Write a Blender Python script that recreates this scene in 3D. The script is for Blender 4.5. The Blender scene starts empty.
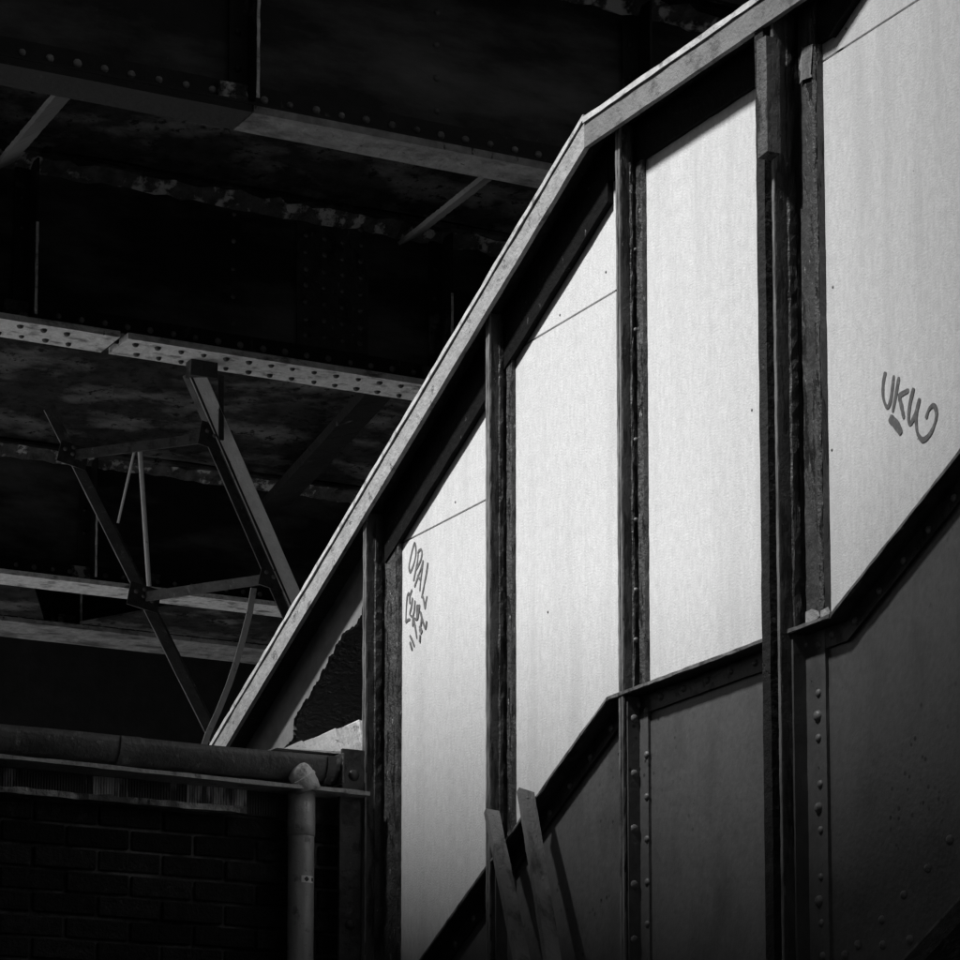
import bpy, bmesh, math, random
from mathutils import Vector, Matrix
random.seed(7)
SC = bpy.context.scene
COL = SC.collection
R = math.radians

# ------------------------------------------------------------------ camera
F, PX, PY = 3220.0, 480.0, 927.0            # focal length and principal point in photo pixels
PITCH, YAW = math.atan(448/3220.0), R(27.47)
CAM = Vector((7.697, -4.723, 1.6))
vh = Vector((-math.cos(YAW), math.sin(YAW), 0))
FW = vh*math.cos(PITCH) + Vector((0, 0, 1))*math.sin(PITCH)
RT = FW.cross(Vector((0, 0, 1))).normalized()
UP = RT.cross(FW)
cd = bpy.data.cameras.new('camera'); cam = bpy.data.objects.new('camera', cd); COL.objects.link(cam)
cam.matrix_world = Matrix.Translation(CAM) @ Matrix((RT, UP, -FW)).transposed().to_4x4()
cd.sensor_width = 36; cd.sensor_fit = 'HORIZONTAL'; cd.lens = 36*F/960
cd.shift_x = 0; cd.shift_y = (PY-480)/960
cd.clip_start = 0.05; cd.clip_end = 2000
SC.camera = cam
SC.render.resolution_x = SC.render.resolution_y = 1024

# ------------------------------------------------------------------ light
SUN = Vector((0.03, -math.cos(R(52)), math.sin(R(52)))).normalized()     # towards the sun
w = bpy.data.worlds.new('World'); SC.world = w; w.use_nodes = True
nt = w.node_tree; nt.nodes.clear()
sky = nt.nodes.new('ShaderNodeTexSky'); sky.sky_type = 'NISHITA'; sky.sun_disc = False
sky.sun_elevation = math.asin(SUN.z); sky.sun_rotation = math.atan2(SUN.x, SUN.y)
bw = nt.nodes.new('ShaderNodeRGBToBW'); bg = nt.nodes.new('ShaderNodeBackground'); wo = nt.nodes.new('ShaderNodeOutputWorld')
bg.inputs['Strength'].default_value = 0.05
nt.links.new(sky.outputs[0], bw.inputs[0]); nt.links.new(bw.outputs[0], bg.inputs[0]); nt.links.new(bg.outputs[0], wo.inputs[0])
ld = bpy.data.lights.new('sun', 'SUN'); ld.energy = 5.0; ld.angle = R(5.5); ld.color = (1, 1, 1)
sun = bpy.data.objects.new('sun', ld); COL.objects.link(sun)
sun.rotation_euler = SUN.to_track_quat('Z', 'Y').to_euler(); sun.location = (0, -20, 20)
SC.view_settings.view_transform = 'Standard'; SC.view_settings.look = 'None'
SC.view_settings.exposure = 0.26; SC.view_settings.gamma = 1

# ------------------------------------------------------------------ photo pixel -> place
def ray(x, y): return FW*F + RT*(x-PX) - UP*(y-PY)
def onY(x, y, Y=0.0): d = ray(x, y); return CAM + d*((Y-CAM.y)/d.y)
def onX(x, y, X): d = ray(x, y); return CAM + d*((X-CAM.x)/d.x)
def onZ(x, y, Z): d = ray(x, y); return CAM + d*((Z-CAM.z)/d.z)

# ------------------------------------------------------------------ materials
def material(name, c0, c1, scale=6, stretch=(1, 1, 1), patch=None, patch_scale=4, patch_cut=0.62, patch_soft=0.06,
             patch_stretch=(1, 1, 1), rough=0.6, bump=0.15, bump_scale=60, spec=0.4, speck=None, speck_scale=30, speck_cut=0.12, jitter=0.0, metal=0.0, chip=None, chip_scale=30, chip_cut=0.66, chip_stretch=(1, 1, .5)):
    m = bpy.data.materials.new(name); m.use_nodes = True
    t = m.node_tree; N = t.nodes; L = t.links
    b = N['Principled BSDF']; g = N.new('ShaderNodeNewGeometry')
    def noise(sc, st, detail=6, rgh=0.6):
        mp = N.new('ShaderNodeMapping'); mp.inputs['Scale'].default_value = st; L.new(g.outputs['Position'], mp.inputs[0])
        n = N.new('ShaderNodeTexNoise'); n.inputs['Scale'].default_value = sc; n.inputs['Detail'].default_value = detail
        n.inputs['Roughness'].default_value = rgh; L.new(mp.outputs[0], n.inputs['Vector']); return n.outputs['Fac']
    def ramp(src, p0, p1, a, bb):
        r = N.new('ShaderNodeValToRGB'); r.color_ramp.elements[0].position = p0; r.color_ramp.elements[1].position = p1
        r.color_ramp.elements[0].color = (a, a, a, 1); r.color_ramp.elements[1].color = (bb, bb, bb, 1)
        L.new(src, r.inputs[0]); return r.outputs[0]
    def mixc(f, a, c):
        x = N.new('ShaderNodeMix'); x.data_type = 'RGBA'
        L.new(f, x.inputs[0]); L.new(a, x.inputs[6])
        if isinstance(c, float): x.inputs[7].default_value = (c, c, c, 1)
        else: L.new(c, x.inputs[7])
        return x.outputs[2]
    col = ramp(noise(scale, stretch), 0.3, 0.7, c0, c1)
    height = noise(bump_scale, (1, 1, 1), 4)
    if patch is not None:
        f = ramp(noise(patch_scale, patch_stretch, 8, 0.62), patch_cut-patch_soft, patch_cut+patch_soft, 0.0, 1.0)
        col = mixc(f, col, float(patch))
        a = N.new('ShaderNodeMath'); a.operation = 'MULTIPLY_ADD'; a.inputs[1].default_value = -0.9
        L.new(f, a.inputs[0]); L.new(height, a.inputs[2]); height = a.outputs[0]
    if chip is not None:
        f = ramp(noise(chip_scale, chip_stretch, 8, 0.7), chip_cut-.02, chip_cut+.02, 0.0, 1.0)
        col = mixc(f, col, float(chip))
        a = N.new('ShaderNodeMath'); a.operation = 'MULTIPLY_ADD'; a.inputs[1].default_value = -1.2
        L.new(f, a.inputs[0]); L.new(height, a.inputs[2]); height = a.outputs[0]
    if speck is not None:
        v = N.new('ShaderNodeTexVoronoi'); v.inputs['Scale'].default_value = speck_scale; L.new(g.outputs['Position'], v.inputs['Vector'])
        sp = N.new('ShaderNodeMath'); sp.operation = 'MULTIPLY'; L.new(ramp(v.outputs['Distance'], speck_cut*0.6, speck_cut, 1.0, 0.0), sp.inputs[0])
        L.new(ramp(noise(2.2, (1, 1, 1), 3), 0.55, 0.62, 0.0, 1.0), sp.inputs[1])
        col = mixc(sp.outputs[0], col, float(speck))
    if jitter:
        o = N.new('ShaderNodeObjectInfo'); mr = N.new('ShaderNodeMapRange')
        mr.inputs[3].default_value = 1-jitter; mr.inputs[4].default_value = 1+jitter; L.new(o.outputs['Random'], mr.inputs[0])
        x = N.new('ShaderNodeMix'); x.data_type = 'RGBA'; x.blend_type = 'MULTIPLY'; x.inputs[0].default_value = 1
        L.new(col, x.inputs[6]); L.new(mr.outputs[0], x.inputs[7]); col = x.outputs[2]
    L.new(col, b.inputs['Base Color'])
    bp = N.new('ShaderNodeBump'); bp.inputs['Strength'].default_value = bump; bp.inputs['Distance'].default_value = 0.01
    L.new(height, bp.inputs['Height']); L.new(bp.outputs[0], b.inputs['Normal'])
    b.inputs['Roughness'].default_value = rough; b.inputs['Specular IOR Level'].default_value = spec; b.inputs['Metallic'].default_value = metal
    return m
M = {}
M['panel'] = material('panel_board', 0.57, 0.73, 75, (1, 1, 0.35), patch=0.50, patch_scale=7, patch_stretch=(1, 1, .10), patch_cut=.66, patch_soft=.16, rough=.55, bump=.25, bump_scale=150, speck=.3, speck_scale=14, speck_cut=.05, jitter=.03, chip=.45, chip_scale=13, chip_cut=.70, chip_stretch=(1, 1, .6))
M['plate'] = material('painted_plate', 0.085, 0.115, 50, (1, 1, .8), patch=0.06, patch_scale=5, patch_stretch=(1, 1, .6), patch_cut=.6, patch_soft=.12, rough=.38, bump=.14, bump_scale=60, speck=.012, speck_scale=34, speck_cut=.26, spec=.4, chip=.016, chip_scale=30, chip_cut=.68, chip_stretch=(1, 1, 1))
M['post'] = material('flaking_post_paint', 0.035, 0.08, 24, (1, 1, .4), patch=0.014, patch_scale=20, patch_stretch=(1.2, 1.2, .25), patch_cut=.56, patch_soft=.04, rough=.45, bump=.5, bump_scale=60, chip=.26, chip_scale=46, chip_cut=.665, chip_stretch=(1, 1, .6))
M['bead'] = material('chipped_bead_paint', 0.03, 0.09, 30, (1, 1, .5), patch=0.010, patch_scale=30, patch_stretch=(1.5, 1.5, .35), patch_cut=.58, patch_soft=.02, rough=.5, bump=.9, bump_scale=70, chip=.42, chip_scale=44, chip_cut=.635, chip_stretch=(1, 1, .5))
M['edge'] = material('worn_steel_edge', 0.09, 0.24, 22, (1, 1, .2), patch=0.06, patch_scale=26, patch_stretch=(1, 1, .2), patch_cut=.58, rough=.5, bump=.3)
M['iron'] = material('black_iron_paint', 0.025, 0.055, 18, patch=0.012, patch_scale=14, patch_cut=.58, rough=.45, bump=.3, bump_scale=50, chip=.14, chip_scale=34, chip_cut=.66)
M['rust'] = material('rusty_soffit', 0.008, 0.022, 16, patch=0.09, patch_scale=18, patch_cut=.66, patch_soft=.05, rough=.85, bump=1.0, bump_scale=40)
M['fascia'] = material('weathered_fascia', 0.25, 0.42, 40, (.6, 1, .6), patch=0.14, patch_scale=18, patch_cut=.63, patch_soft=.05, rough=.6, bump=.5, bump_scale=70, chip=.5, chip_scale=36, chip_cut=.72)
M['dull'] = material('darker_fascia', 0.15, 0.24, 14, (.5, 1, .5), patch=0.10, patch_scale=14, patch_cut=.6, patch_soft=.08, rough=.6, bump=.4, bump_scale=70)  # darker fascia tone, used on the landing length
M['drip'] = material('bright_drip_edge', 0.45, 0.66, 22, patch=0.2, patch_scale=18, patch_cut=.6, rough=.5, bump=.3)
M['rail'] = material('shaded_rail_paint', 0.004, 0.009, 12, rough=.75, bump=.6, bump_scale=45, spec=.1, chip=.12, chip_scale=30, chip_cut=.665)  # dark paint taken near black to carry the eave's shadow
M['lining'] = material('dark_lining', 0.010, 0.02, 5, rough=.9, bump=.01, spec=.1)
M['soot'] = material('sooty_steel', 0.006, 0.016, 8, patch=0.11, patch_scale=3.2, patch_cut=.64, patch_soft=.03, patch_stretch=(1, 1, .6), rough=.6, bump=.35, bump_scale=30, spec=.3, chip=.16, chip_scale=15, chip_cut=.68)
M['flange'] = material('lit_flange', 0.45, 0.72, 24, patch=0.16, patch_scale=16, patch_stretch=(1, .5, 1), patch_cut=.60, patch_soft=.07, rough=.6, bump=.7, bump_scale=40, chip=.05, chip_scale=40, chip_cut=.66)  # pale tone stands in for light reflected by the flange undersides
M['flange_dim'] = material('darker_flange', 0.16, 0.34, 16, patch=0.07, patch_scale=7, patch_cut=.57, patch_soft=.08, patch_stretch=(1, .4, 1), rough=.6, bump=.6, bump_scale=40, chip=.03, chip_scale=24, chip_cut=.64)  # darker, mottled version of the flange tone
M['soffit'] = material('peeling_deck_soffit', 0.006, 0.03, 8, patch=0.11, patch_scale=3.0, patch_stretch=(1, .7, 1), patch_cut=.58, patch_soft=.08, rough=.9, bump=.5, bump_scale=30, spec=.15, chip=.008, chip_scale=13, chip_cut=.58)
M['strut'] = material('lit_strut_paint', 0.6, 0.8, 14, patch=0.12, patch_scale=14, patch_cut=.66, rough=.45, bump=.4, chip=.06, chip_scale=26, chip_cut=.68)  # pale colour stands in for light falling on the strut face
M['brick'] = material('sooty_brick', 0.006, 0.02, 30, patch=0.04, patch_scale=22, patch_cut=.64, rough=.9, bump=1.0, bump_scale=90, jitter=.6, spec=.2)
M['mortar'] = material('old_mortar', 0.05, 0.16, 10, patch=0.01, patch_scale=4, patch_cut=.5, patch_soft=.1, rough=.95, bump=.6, bump_scale=80)
M['render'] = material('white_mortar_fillet', 0.5, 0.75, 14, patch=0.25, patch_scale=30, patch_cut=.68, patch_soft=.03, rough=.9, bump=.6, bump_scale=50)
M['board'] = material('shaded_torn_board', 0.13, 0.24, 8, rough=.8, bump=.2)  # board colour lowered for the eave's shade on it
M['gutter'] = material('cast_iron_gutter', 0.05, 0.12, 14, (1, .6, 1), patch=0.22, patch_scale=16, patch_cut=.66, rough=.42, bump=.45, bump_scale=45, chip=.3, chip_scale=24, chip_cut=.74)
M['pipe'] = material('grey_downpipe', 0.30, 0.42, 12, (1, 1, .4), patch=0.16, patch_scale=20, patch_cut=.62, rough=.34, bump=.25, bump_scale=60, metal=.2)
M['galv'] = material('scuffed_elbow', 0.45, 0.7, 14, patch=0.14, patch_scale=18, patch_cut=.6, rough=.45, bump=.3)
M['ribbed'] = material('ribbed_board_paint', 0.04, 0.08, 5, patch=0.6, patch_scale=3.2, patch_stretch=(1, 1, .35), patch_cut=.55, patch_soft=.04, rough=.75, bump=.2)
M['pale_rib'] = material('bare_ribbed_board', 0.45, 0.75, 20, (1, 1, .3), patch=0.10, patch_scale=14, patch_stretch=(1, 1.5, .3), patch_cut=.56, rough=.75, bump=.2)
M['ledge'] = material('crumbling_ledge', 0.06, 0.12, 8, patch=0.5, patch_scale=7, patch_cut=.52, rough=.85, bump=.7, bump_scale=45)
M['wood'] = material('grey_timber', 0.17, 0.27, 14, (1, 1, .15), patch=0.09, patch_scale=14, patch_stretch=(1, 1, .25), patch_cut=.58, rough=.75, bump=.4, bump_scale=90, chip=.04, chip_scale=30, chip_cut=.70)
M['block'] = material('weathered_packing', 0.07, 0.13, 20, (1, 1, .3), patch=0.02, patch_scale=26, patch_stretch=(1, 1, .3), patch_cut=.58, rough=.75, bump=.8, bump_scale=70, chip=.22, chip_scale=36, chip_cut=.7)
M['rivet'] = material('worn_rivet', 0.11, 0.19, 60, patch=.05, patch_scale=30, patch_cut=.62, rough=.4, bump=.3)
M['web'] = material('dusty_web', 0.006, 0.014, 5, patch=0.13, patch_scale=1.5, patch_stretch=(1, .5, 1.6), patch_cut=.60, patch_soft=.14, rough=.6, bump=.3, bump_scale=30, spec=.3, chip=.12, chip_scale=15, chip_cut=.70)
M['crust'] = material('crusted_rust', 0.03, 0.12, 14, patch=0.5, patch_scale=9, patch_cut=.55, patch_soft=.03, rough=.95, bump=1.0, bump_scale=40)
M['plain'] = material('dusty_brace_paint', 0.12, 0.2, 1.2, rough=.7, bump=.2, bump_scale=8)
M['ink'] = material('grey_marker_ink', 0.10, 0.17, 60, patch=.30, patch_scale=70, patch_cut=.66, patch_soft=.1, rough=.5, bump=.02)
M['label'] = material('white_sticker', 0.75, 0.82, 20, rough=.4, bump=.02)
M['label_ink'] = material('sticker_print', 0.03, 0.04, 20, rough=.4, bump=.02)
M['ground'] = material('concrete_paving', 0.30, 0.42, 1.5, patch=0.22, patch_scale=.7, patch_cut=.6, rough=.85, bump=.3, bump_scale=20)
M['asphalt'] = material('asphalt', 0.035, 0.06, 12, patch=0.08, patch_scale=1.2, patch_cut=.62, rough=.85, bump=.4, bump_scale=60)
M['farbrick'] = material('dark_abutment', 0.012, 0.022, 6, rough=.9, bump=.5, bump_scale=12)
M['stock'] = material('stock_brick_wall', 0.16, 0.24, 6, rough=.9, bump=.4, bump_scale=15)
M['glass'] = material('dark_window_glass', 0.02, 0.03, 3, rough=.08, bump=.01, spec=.5)

# ------------------------------------------------------------------ mesh helpers
def link(name, bm, mat, parent=None, smooth=False):
    bmesh.ops.remove_doubles(bm, verts=bm.verts, dist=1e-5)
    bmesh.ops.recalc_face_normals(bm, faces=bm.faces)
    me = bpy.data.meshes.new(name); bm.to_mesh(me); bm.free()
    me.materials.append(M[mat] if isinstance(mat, str) else mat)
    if smooth:
        for p in me.polygons: p.use_smooth = True
    o = bpy.data.objects.new(name, me); COL.objects.link(o); adopt(o, parent)
    return o
def adopt(o, parent):
    if parent is not None:
        o.parent = parent
        o.matrix_parent_inverse = Matrix.Translation(-WORLD[parent.name]) if parent.name in WORLD else Matrix()
WORLD = {}
def thing(name, label, cat, loc=(0, 0, 0), group=None):
    o = bpy.data.objects.new(name, None); COL.objects.link(o); o.location = loc; o.empty_display_size = .2
    WORLD[o.name] = Vector(loc); o['label'] = label; o['category'] = cat
    if group: o['group'] = group
    return o
def tag(o, label, cat, group=None):
    o['label'] = label; o['category'] = cat
    if group: o['group'] = group
    return o
def structure(o): o['kind'] = 'structure'; return o
def hexa(bm, P):
    v = [bm.verts.new(p) for p in P]
    for f in ((0, 1, 2, 3), (7, 6, 5, 4), (0, 4, 5, 1), (1, 5, 6, 2), (2, 6, 7, 3), (3, 7, 4, 0)): bm.faces.new([v[i] for i in f])
    return v
def box(bm, x0, x1, y0, y1, z0, z1, bev=0):
    b = bmesh.new()
    hexa(b, [(x0, y0, z0), (x1, y0, z0), (x1, y1, z0), (x0, y1, z0), (x0, y0, z1), (x1, y0, z1), (x1, y1, z1), (x0, y1, z1)])
    bmesh.ops.recalc_face_normals(b, faces=b.faces)
    if bev: bmesh.ops.bevel(b, geom=list(b.edges), offset=bev, segments=1, affect='EDGES')
    merge(bm, b)
def merge(bm, b):
    mp = {v: bm.verts.new(v.co) for v in b.verts}
    for f in b.faces:
        try: bm.faces.new([mp[v] for v in f.verts])
        except ValueError: pass
    b.free()
def sweep(bm, rings, close=True):
    """rings: list of lists of points (same count); skins them and caps both ends"""
    V = [[bm.verts.new(p) for p in r] for r in rings]
    n = len(V[0])
    for a, b in zip(V, V[1:]):
        for i in range(n): bm.faces.new((a[i], a[(i+1) % n], b[(i+1) % n], b[i]))
    if close: bm.faces.new(V[0][::-1]); bm.faces.new(V[-1])
def jit(a): return random.uniform(-a, a)
def upright(bm, prof, z0, z1, seg=0.06, j=0.0, top=None, bot=None):
    """profile in (X, Y) raised from z0 to z1 with slightly uneven edges; top/bot: slopes along X"""
    n = max(1, int((z1-z0)/seg)); rings = []
    xc = sum(p[0] for p in prof)/len(prof)
    for k in range(n+1):
        t = k/n; r = []
        for (x, y) in prof:
            z = z0+(z1-z0)*t
            if k == n and top: z += top*(x-xc)
            if k == 0 and bot: z += bot*(x-xc)
            r.append((x+jit(j), y+jit(j), z))
        rings.append(r)
    sweep(bm, rings)
def path_xz(bm, path, prof, seg=0.08, j=0.0):
    """profile in (Y, dz) carried along a path in (X, Z): mitres itself, because every section is vertical"""
    rings = []
    for (a, b) in zip(path, path[1:]):
        n = max(1, int(math.dist(a, b)/seg))
        for k in range(n+(1 if b is path[-1] else 0)):
            t = k/n; x = a[0]+(b[0]-a[0])*t; z = a[1]+(b[1]-a[1])*t
            rings.append([(x, y+jit(j), z+dz+jit(j)) for (y, dz) in prof])
    sweep(bm, rings)
def rect(y0, y1, z0, z1): return [(y0, z0), (y1, z0), (y1, z1), (y0, z1)]
def slab(bm, poly, y0, y1):
    """polygon in (X, Z) given depth in Y"""
    a = [bm.verts.new((x, y0, z)) for x, z in poly]; b = [bm.verts.new((x, y1, z)) for x, z in poly]; n = len(poly)
    bm.faces.new(a); bm.faces.new(b[::-1])
    for i in range(n): bm.faces.new((a[i], b[i], b[(i+1) % n], a[(i+1) % n]))
def tube(bm, pts, r, n=12):
    rings = []
    pts = [Vector(p) for p in pts]
    ref = None
    for i, p in enumerate(pts):
        d = (pts[min(i+1, len(pts)-1)]-pts[max(i-1, 0)]).normalized()
        if ref is None: ref = d.orthogonal().normalized()
        ref = (ref-d*ref.dot(d)).normalized(); s = d.cross(ref)
        rr = r[i] if isinstance(r, (list, tuple)) else r
        rings.append([p+ref*math.cos(2*math.pi*k/n)*rr+s*math.sin(2*math.pi*k/n)*rr for k in range(n)])
    sweep(bm, rings)
def bar(bm, a, b, wdt, dep, side, j=.001):
    """flat bar from a to b; wdt measured along 'side', dep across it"""
    a = Vector(a); b = Vector(b); d = (b-a).normalized(); s = (Vector(side)-d*d.dot(Vector(side))).normalized(); t = d.cross(s)
    n = max(2, int((b-a).length/.12)); rings = []
    for k in range(n+1):
        p = a+(b-a)*(k/n)
        rings.append([p+s*(wdt/2*i)+t*(dep/2*q)+Vector((jit(j), jit(j), jit(j))) for i, q in ((-1, -1), (1, -1), (1, 1), (-1, 1))])
    sweep(bm, rings)
def dome_mesh(name, r, h, mat):
    bm = bmesh.new(); n = 10; rings = []
    for k in range(4):
        a = k/4*math.pi/2; rings.append([bm.verts.new((math.cos(2*math.pi*i/n)*r*math.cos(a), math.sin(2*math.pi*i/n)*r*math.cos(a), h*math.sin(a))) for i in range(n)])
    for A, B in zip(rings, rings[1:]):
        for i in range(n): bm.faces.new((A[i], A[(i+1) % n], B[(i+1) % n], B[i]))
    t = bm.verts.new((0, 0, h))
    for i in range(n): bm.faces.new((rings[-1][i], rings[-1][(i+1) % n], t))
    me = bpy.data.meshes.new(name); bm.to_mesh(me); bm.free(); me.materials.append(M[mat])
    for p in me.polygons: p.use_smooth = True
    return me
def place(me, name, loc, axis, parent, s=1.0):
    o = bpy.data.objects.new(name, me); COL.objects.link(o)
    o.location = loc; o.rotation_euler = Vector(axis).to_track_quat('Z', 'Y').to_euler(); o.scale = (s*random.uniform(.93, 1.07),)*2+(s,)
    o.parent = parent; o.matrix_parent_inverse = Matrix.Translation(-WORLD[parent.name]) if parent.name in WORLD else Matrix()
    return o
def add_domes(bm, pts, axis, r, h):
    q = Vector(axis).to_track_quat('Z', 'Y').to_matrix(); n = 9
    for p in pts:
        k = random.uniform(.82, 1.08); p = Vector(p)+Vector((0, jit(.003), jit(.002)))
        ring = lambda f, z: [bm.verts.new(p+q@Vector((math.cos(2*math.pi*i/n)*r*f*k, math.sin(2*math.pi*i/n)*r*f*k, z))) for i in range(n)]
        A, B, C = ring(1, 0), ring(.82, h*.6), ring(.45, h*.93); t = bm.verts.new(p+q@Vector((0, 0, h)))
        for i in range(n):
            bm.faces.new((A[i], A[(i+1) % n], B[(i+1) % n], B[i])).smooth = True; bm.faces.new((B[i], B[(i+1) % n], C[(i+1) % n], C[i])).smooth = True
            bm.faces.new((C[i], C[(i+1) % n], t)).smooth = True
def ribbon(bm, pts, hw, y):
    """pen stroke on the wall plane: pts in (X, Z)"""
    P = [Vector(p) for p in pts]
    # smooth the stroke
    Q = []
    for i in range(len(P)-1):
        p0, p1, p2, p3 = P[max(i-1, 0)], P[i], P[i+1], P[min(i+2, len(P)-1)]
        for k in range(5):
            t = k/5; Q.append(.5*((2*p1)+(p2-p0)*t+(2*p0-5*p1+4*p2-p3)*t*t+(3*p1-p0-3*p2+p3)*t**3))
    Q.append(P[-1]); L = []; Rr = []
    for i, p in enumerate(Q):
        d = (Q[min(i+1, len(Q)-1)]-Q[max(i-1, 0)]).normalized(); nn = Vector((-d.y, d.x)); hh = hw*(.72+.42*abs(math.sin(1.3+i*.16)))*random.uniform(.9, 1.1)
        if i in (0, len(Q)-1): hh *= .6
        L.append(p+nn*hh); Rr.append(p-nn*hh)
    rings = [[(l.x, y, l.y), (r.x, y, r.y), (r.x, y+.0008, r.y), (l.x, y+.0008, l.y)] for l, r in zip(L, Rr)]
    sweep(bm, rings)

# ------------------------------------------------------------------ ground
bm = bmesh.new(); s = 400
vs = [bm.verts.new(p) for p in ((-s, -s, 0), (s, -s, 0), (s, s, 0), (-s, s, 0))]; bm.faces.new(vs)
structure(link('ground', bm, 'ground'))
bm = bmesh.new(); box(bm, -2.9, 60, -60, 60, -.2, .004); structure(link('low_bounce_road', bm, 'asphalt'))  # unseen dark surface added to cut light bounced onto the stair

# ------------------------------------------------------------------ covered staircase
ST = thing('covered_staircase', 'covered steel staircase with white side panels, dark posts and riveted lower plates', 'staircase', (0, 0, 0))
RIV = dome_mesh('rivet', .0115, .008, 'rivet'); BIG = dome_mesh('rivet', .016, .012, 'rivet'); BOLT = dome_mesh('bolt', .02, .012, 'iron')
XL, XR = -0.44, 0.746                      # ends of the landing
def zf(x): return 3.59-.515*(XL-x) if x < XL else (3.59 if x <= XR else 3.59+.5*(x-XR))
EL, ER = -0.50, 0.72
def ze(x, b=5.31): return b-.5*(EL-x) if x < EL else (b if x <= ER else b+.5*(x-ER))     # underside of the fascia
X0, X1 = -4.3, 3.6
lower = [(X0, zf(X0)), (XL, zf(XL)), (XR, zf(XR)), (X1, zf(X1))]
upper = [(X0, ze(X0)), (EL, ze(EL)), (ER, ze(ER)), (X1, ze(X1))]
def cut(path, a, b, f): return [(a, f(a))]+[p for p in path if a < p[0] < b]+[(b, f(b))]
# panels: each board between two posts, upper and lower boards where a joint shows
zt = lambda x: ze(x)+.09
def panel(x0, x1, zlo, zhi):
    xs = [x0]+[x for x in (XL, XR, EL, ER) if x0 < x < x1]+[x1]
    lo = [(x, zlo(x)) for x in xs]; hi = [(x, zhi(x)) for x in xs]
    bm = bmesh.new(); slab(bm, lo+hi[::-1], 0.0, .012); return link('panel', bm, 'panel', ST)
G = .0035
con = lambda z: (lambda x: z)
lowz = lambda x: zf(x)-.02
pan = {}
pan['1b'] = panel(-2.06, -1.17, lowz, con(4.425-G)); pan['1t'] = panel(-1.96, -1.17, con(4.425+G), zt)
# the triangular upper boards start where the rail crosses the joint
pan['2b'] = panel(-1.17, -.335, lowz, con(4.87-G)); pan['2t'] = panel(-1.17, -.335, con(4.87+G), zt)
pan['3'] = panel(-.335, .55, lowz, zt)
pan['4b'] = panel(.55, 1.50, lowz, con(5.172-G)); pan['4t'] = panel(.55, 1.50, con(5.172+G), zt)
pan['5'] = panel(1.506, 2.45, lowz, zt); pan['6'] = panel(2.456, X1, lowz, zt)
bm = bmesh.new(); slab(bm, [(-2.07, zf(-2.07)-.2), (XL, 3.3), (XR, 3.3), (X1, 4.7)]+[(x, z+.08) for x, z in upper[:0:-1]]+[(-2.07, ze(-2.07)+.08)], .03, .04); link('inner_lining', bm, 'lining', ST)
# torn board left of the first post
px = [(363, 599), (362, 614), (354, 626), (348, 629), (342.5, 634), (338, 643), (335, 646), (333, 654), (329, 657), (326, 667), (322, 670), (319, 680), (314, 685), (309, 697), (305, 700), (298.5, 711), (294, 719), (293, 739), (279, 753), (230, 830)]
lo = [onY(x, y) for x, y in px]; pts = []
for p, q in zip(lo, lo[1:]):
    n = max(1, int((q-p).length/.009)); pts += [(p.x+(q.x-p.x)*k/n+jit(.0035), p.z+(q.z-p.z)*k/n+jit(.0045)) for k in range(n)]
pts.append((lo[-1].x, lo[-1].z))
bm = bmesh.new(); slab(bm, pts+[(pts[-1][0], zt(pts[-1][0])), (pts[0][0], zt(pts[0][0]))], 0.0, .012); link('torn_board', bm, 'board', ST)
# lower plates, one for each bay
def zb(x): return zf(x)-1.085
for (a, b) in ((X0, -1.21), (-1.205, -.365), (-.36, .53), (.535, 1.62), (1.625, X1)):
    xs = [a]+[x for x in (XL, XR) if a < x < b]+[b]; bm = bmesh.new()
    slab(bm, [(x, zb(x)) for x in xs]+[(x, zf(x)-.02) for x in xs[::-1]], -.003, .008); link('lower_plate', bm, 'plate', ST)
# bottom edge angle of the lower plates
for a, b in ((X0, XL), (XL, XR), (XR, X1)):
    bm = bmesh.new(); path_xz(bm, [(a, zb(a)), (b, zb(b))], [(-.05, -.008), (.01, -.008), (.01, .0), (-.05, 0)], j=.0006); link('bottom_edge', bm, 'edge', ST)
for i, (x, y) in enumerate([(845, 955), (858, 945), (883, 945), (910, 940), (882, 920), (904, 895), (928, 868), (950, 840)]):
    p = onY(x, y, -.003); place(RIV, 'rivet', p, (0, -1, 0), ST, 1.15)
# top angle of the plates: an outstanding leg over a riveted leg
for a, b in ((X0, XL), (XL, XR), (XR, X1)):
    bm = bmesh.new(); path_xz(bm, [(a, zf(a)), (b, zf(b))], [(-.066, -.009), (-.013, -.010), (-.013, -.064), (-.004, -.064), (-.004, 0), (-.066, 0)], seg=.05, j=.0007)
    o = link('flange', bm, 'iron', ST)
    n = int((b-a)/.128)
    for k in range(n):
        x = b-.07-k*.128 if b != X1 else a+.04+k*.112
        if x < -2 or x > 2.6: continue
        place(RIV, 'rivet', (x, -.013, zf(x)-(.034 if a == XL else .040)), (0, -1, 0), o)
    bm = bmesh.new(); path_xz(bm, [(a+.004, zf(a)), (b-.004, zf(b))], [(-.0685, -.007), (-.0585, -.007), (-.0585, .0025), (-.0685, .0025)], seg=.03, j=.0011); link('worn_lip', bm, 'edge', o)
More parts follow.
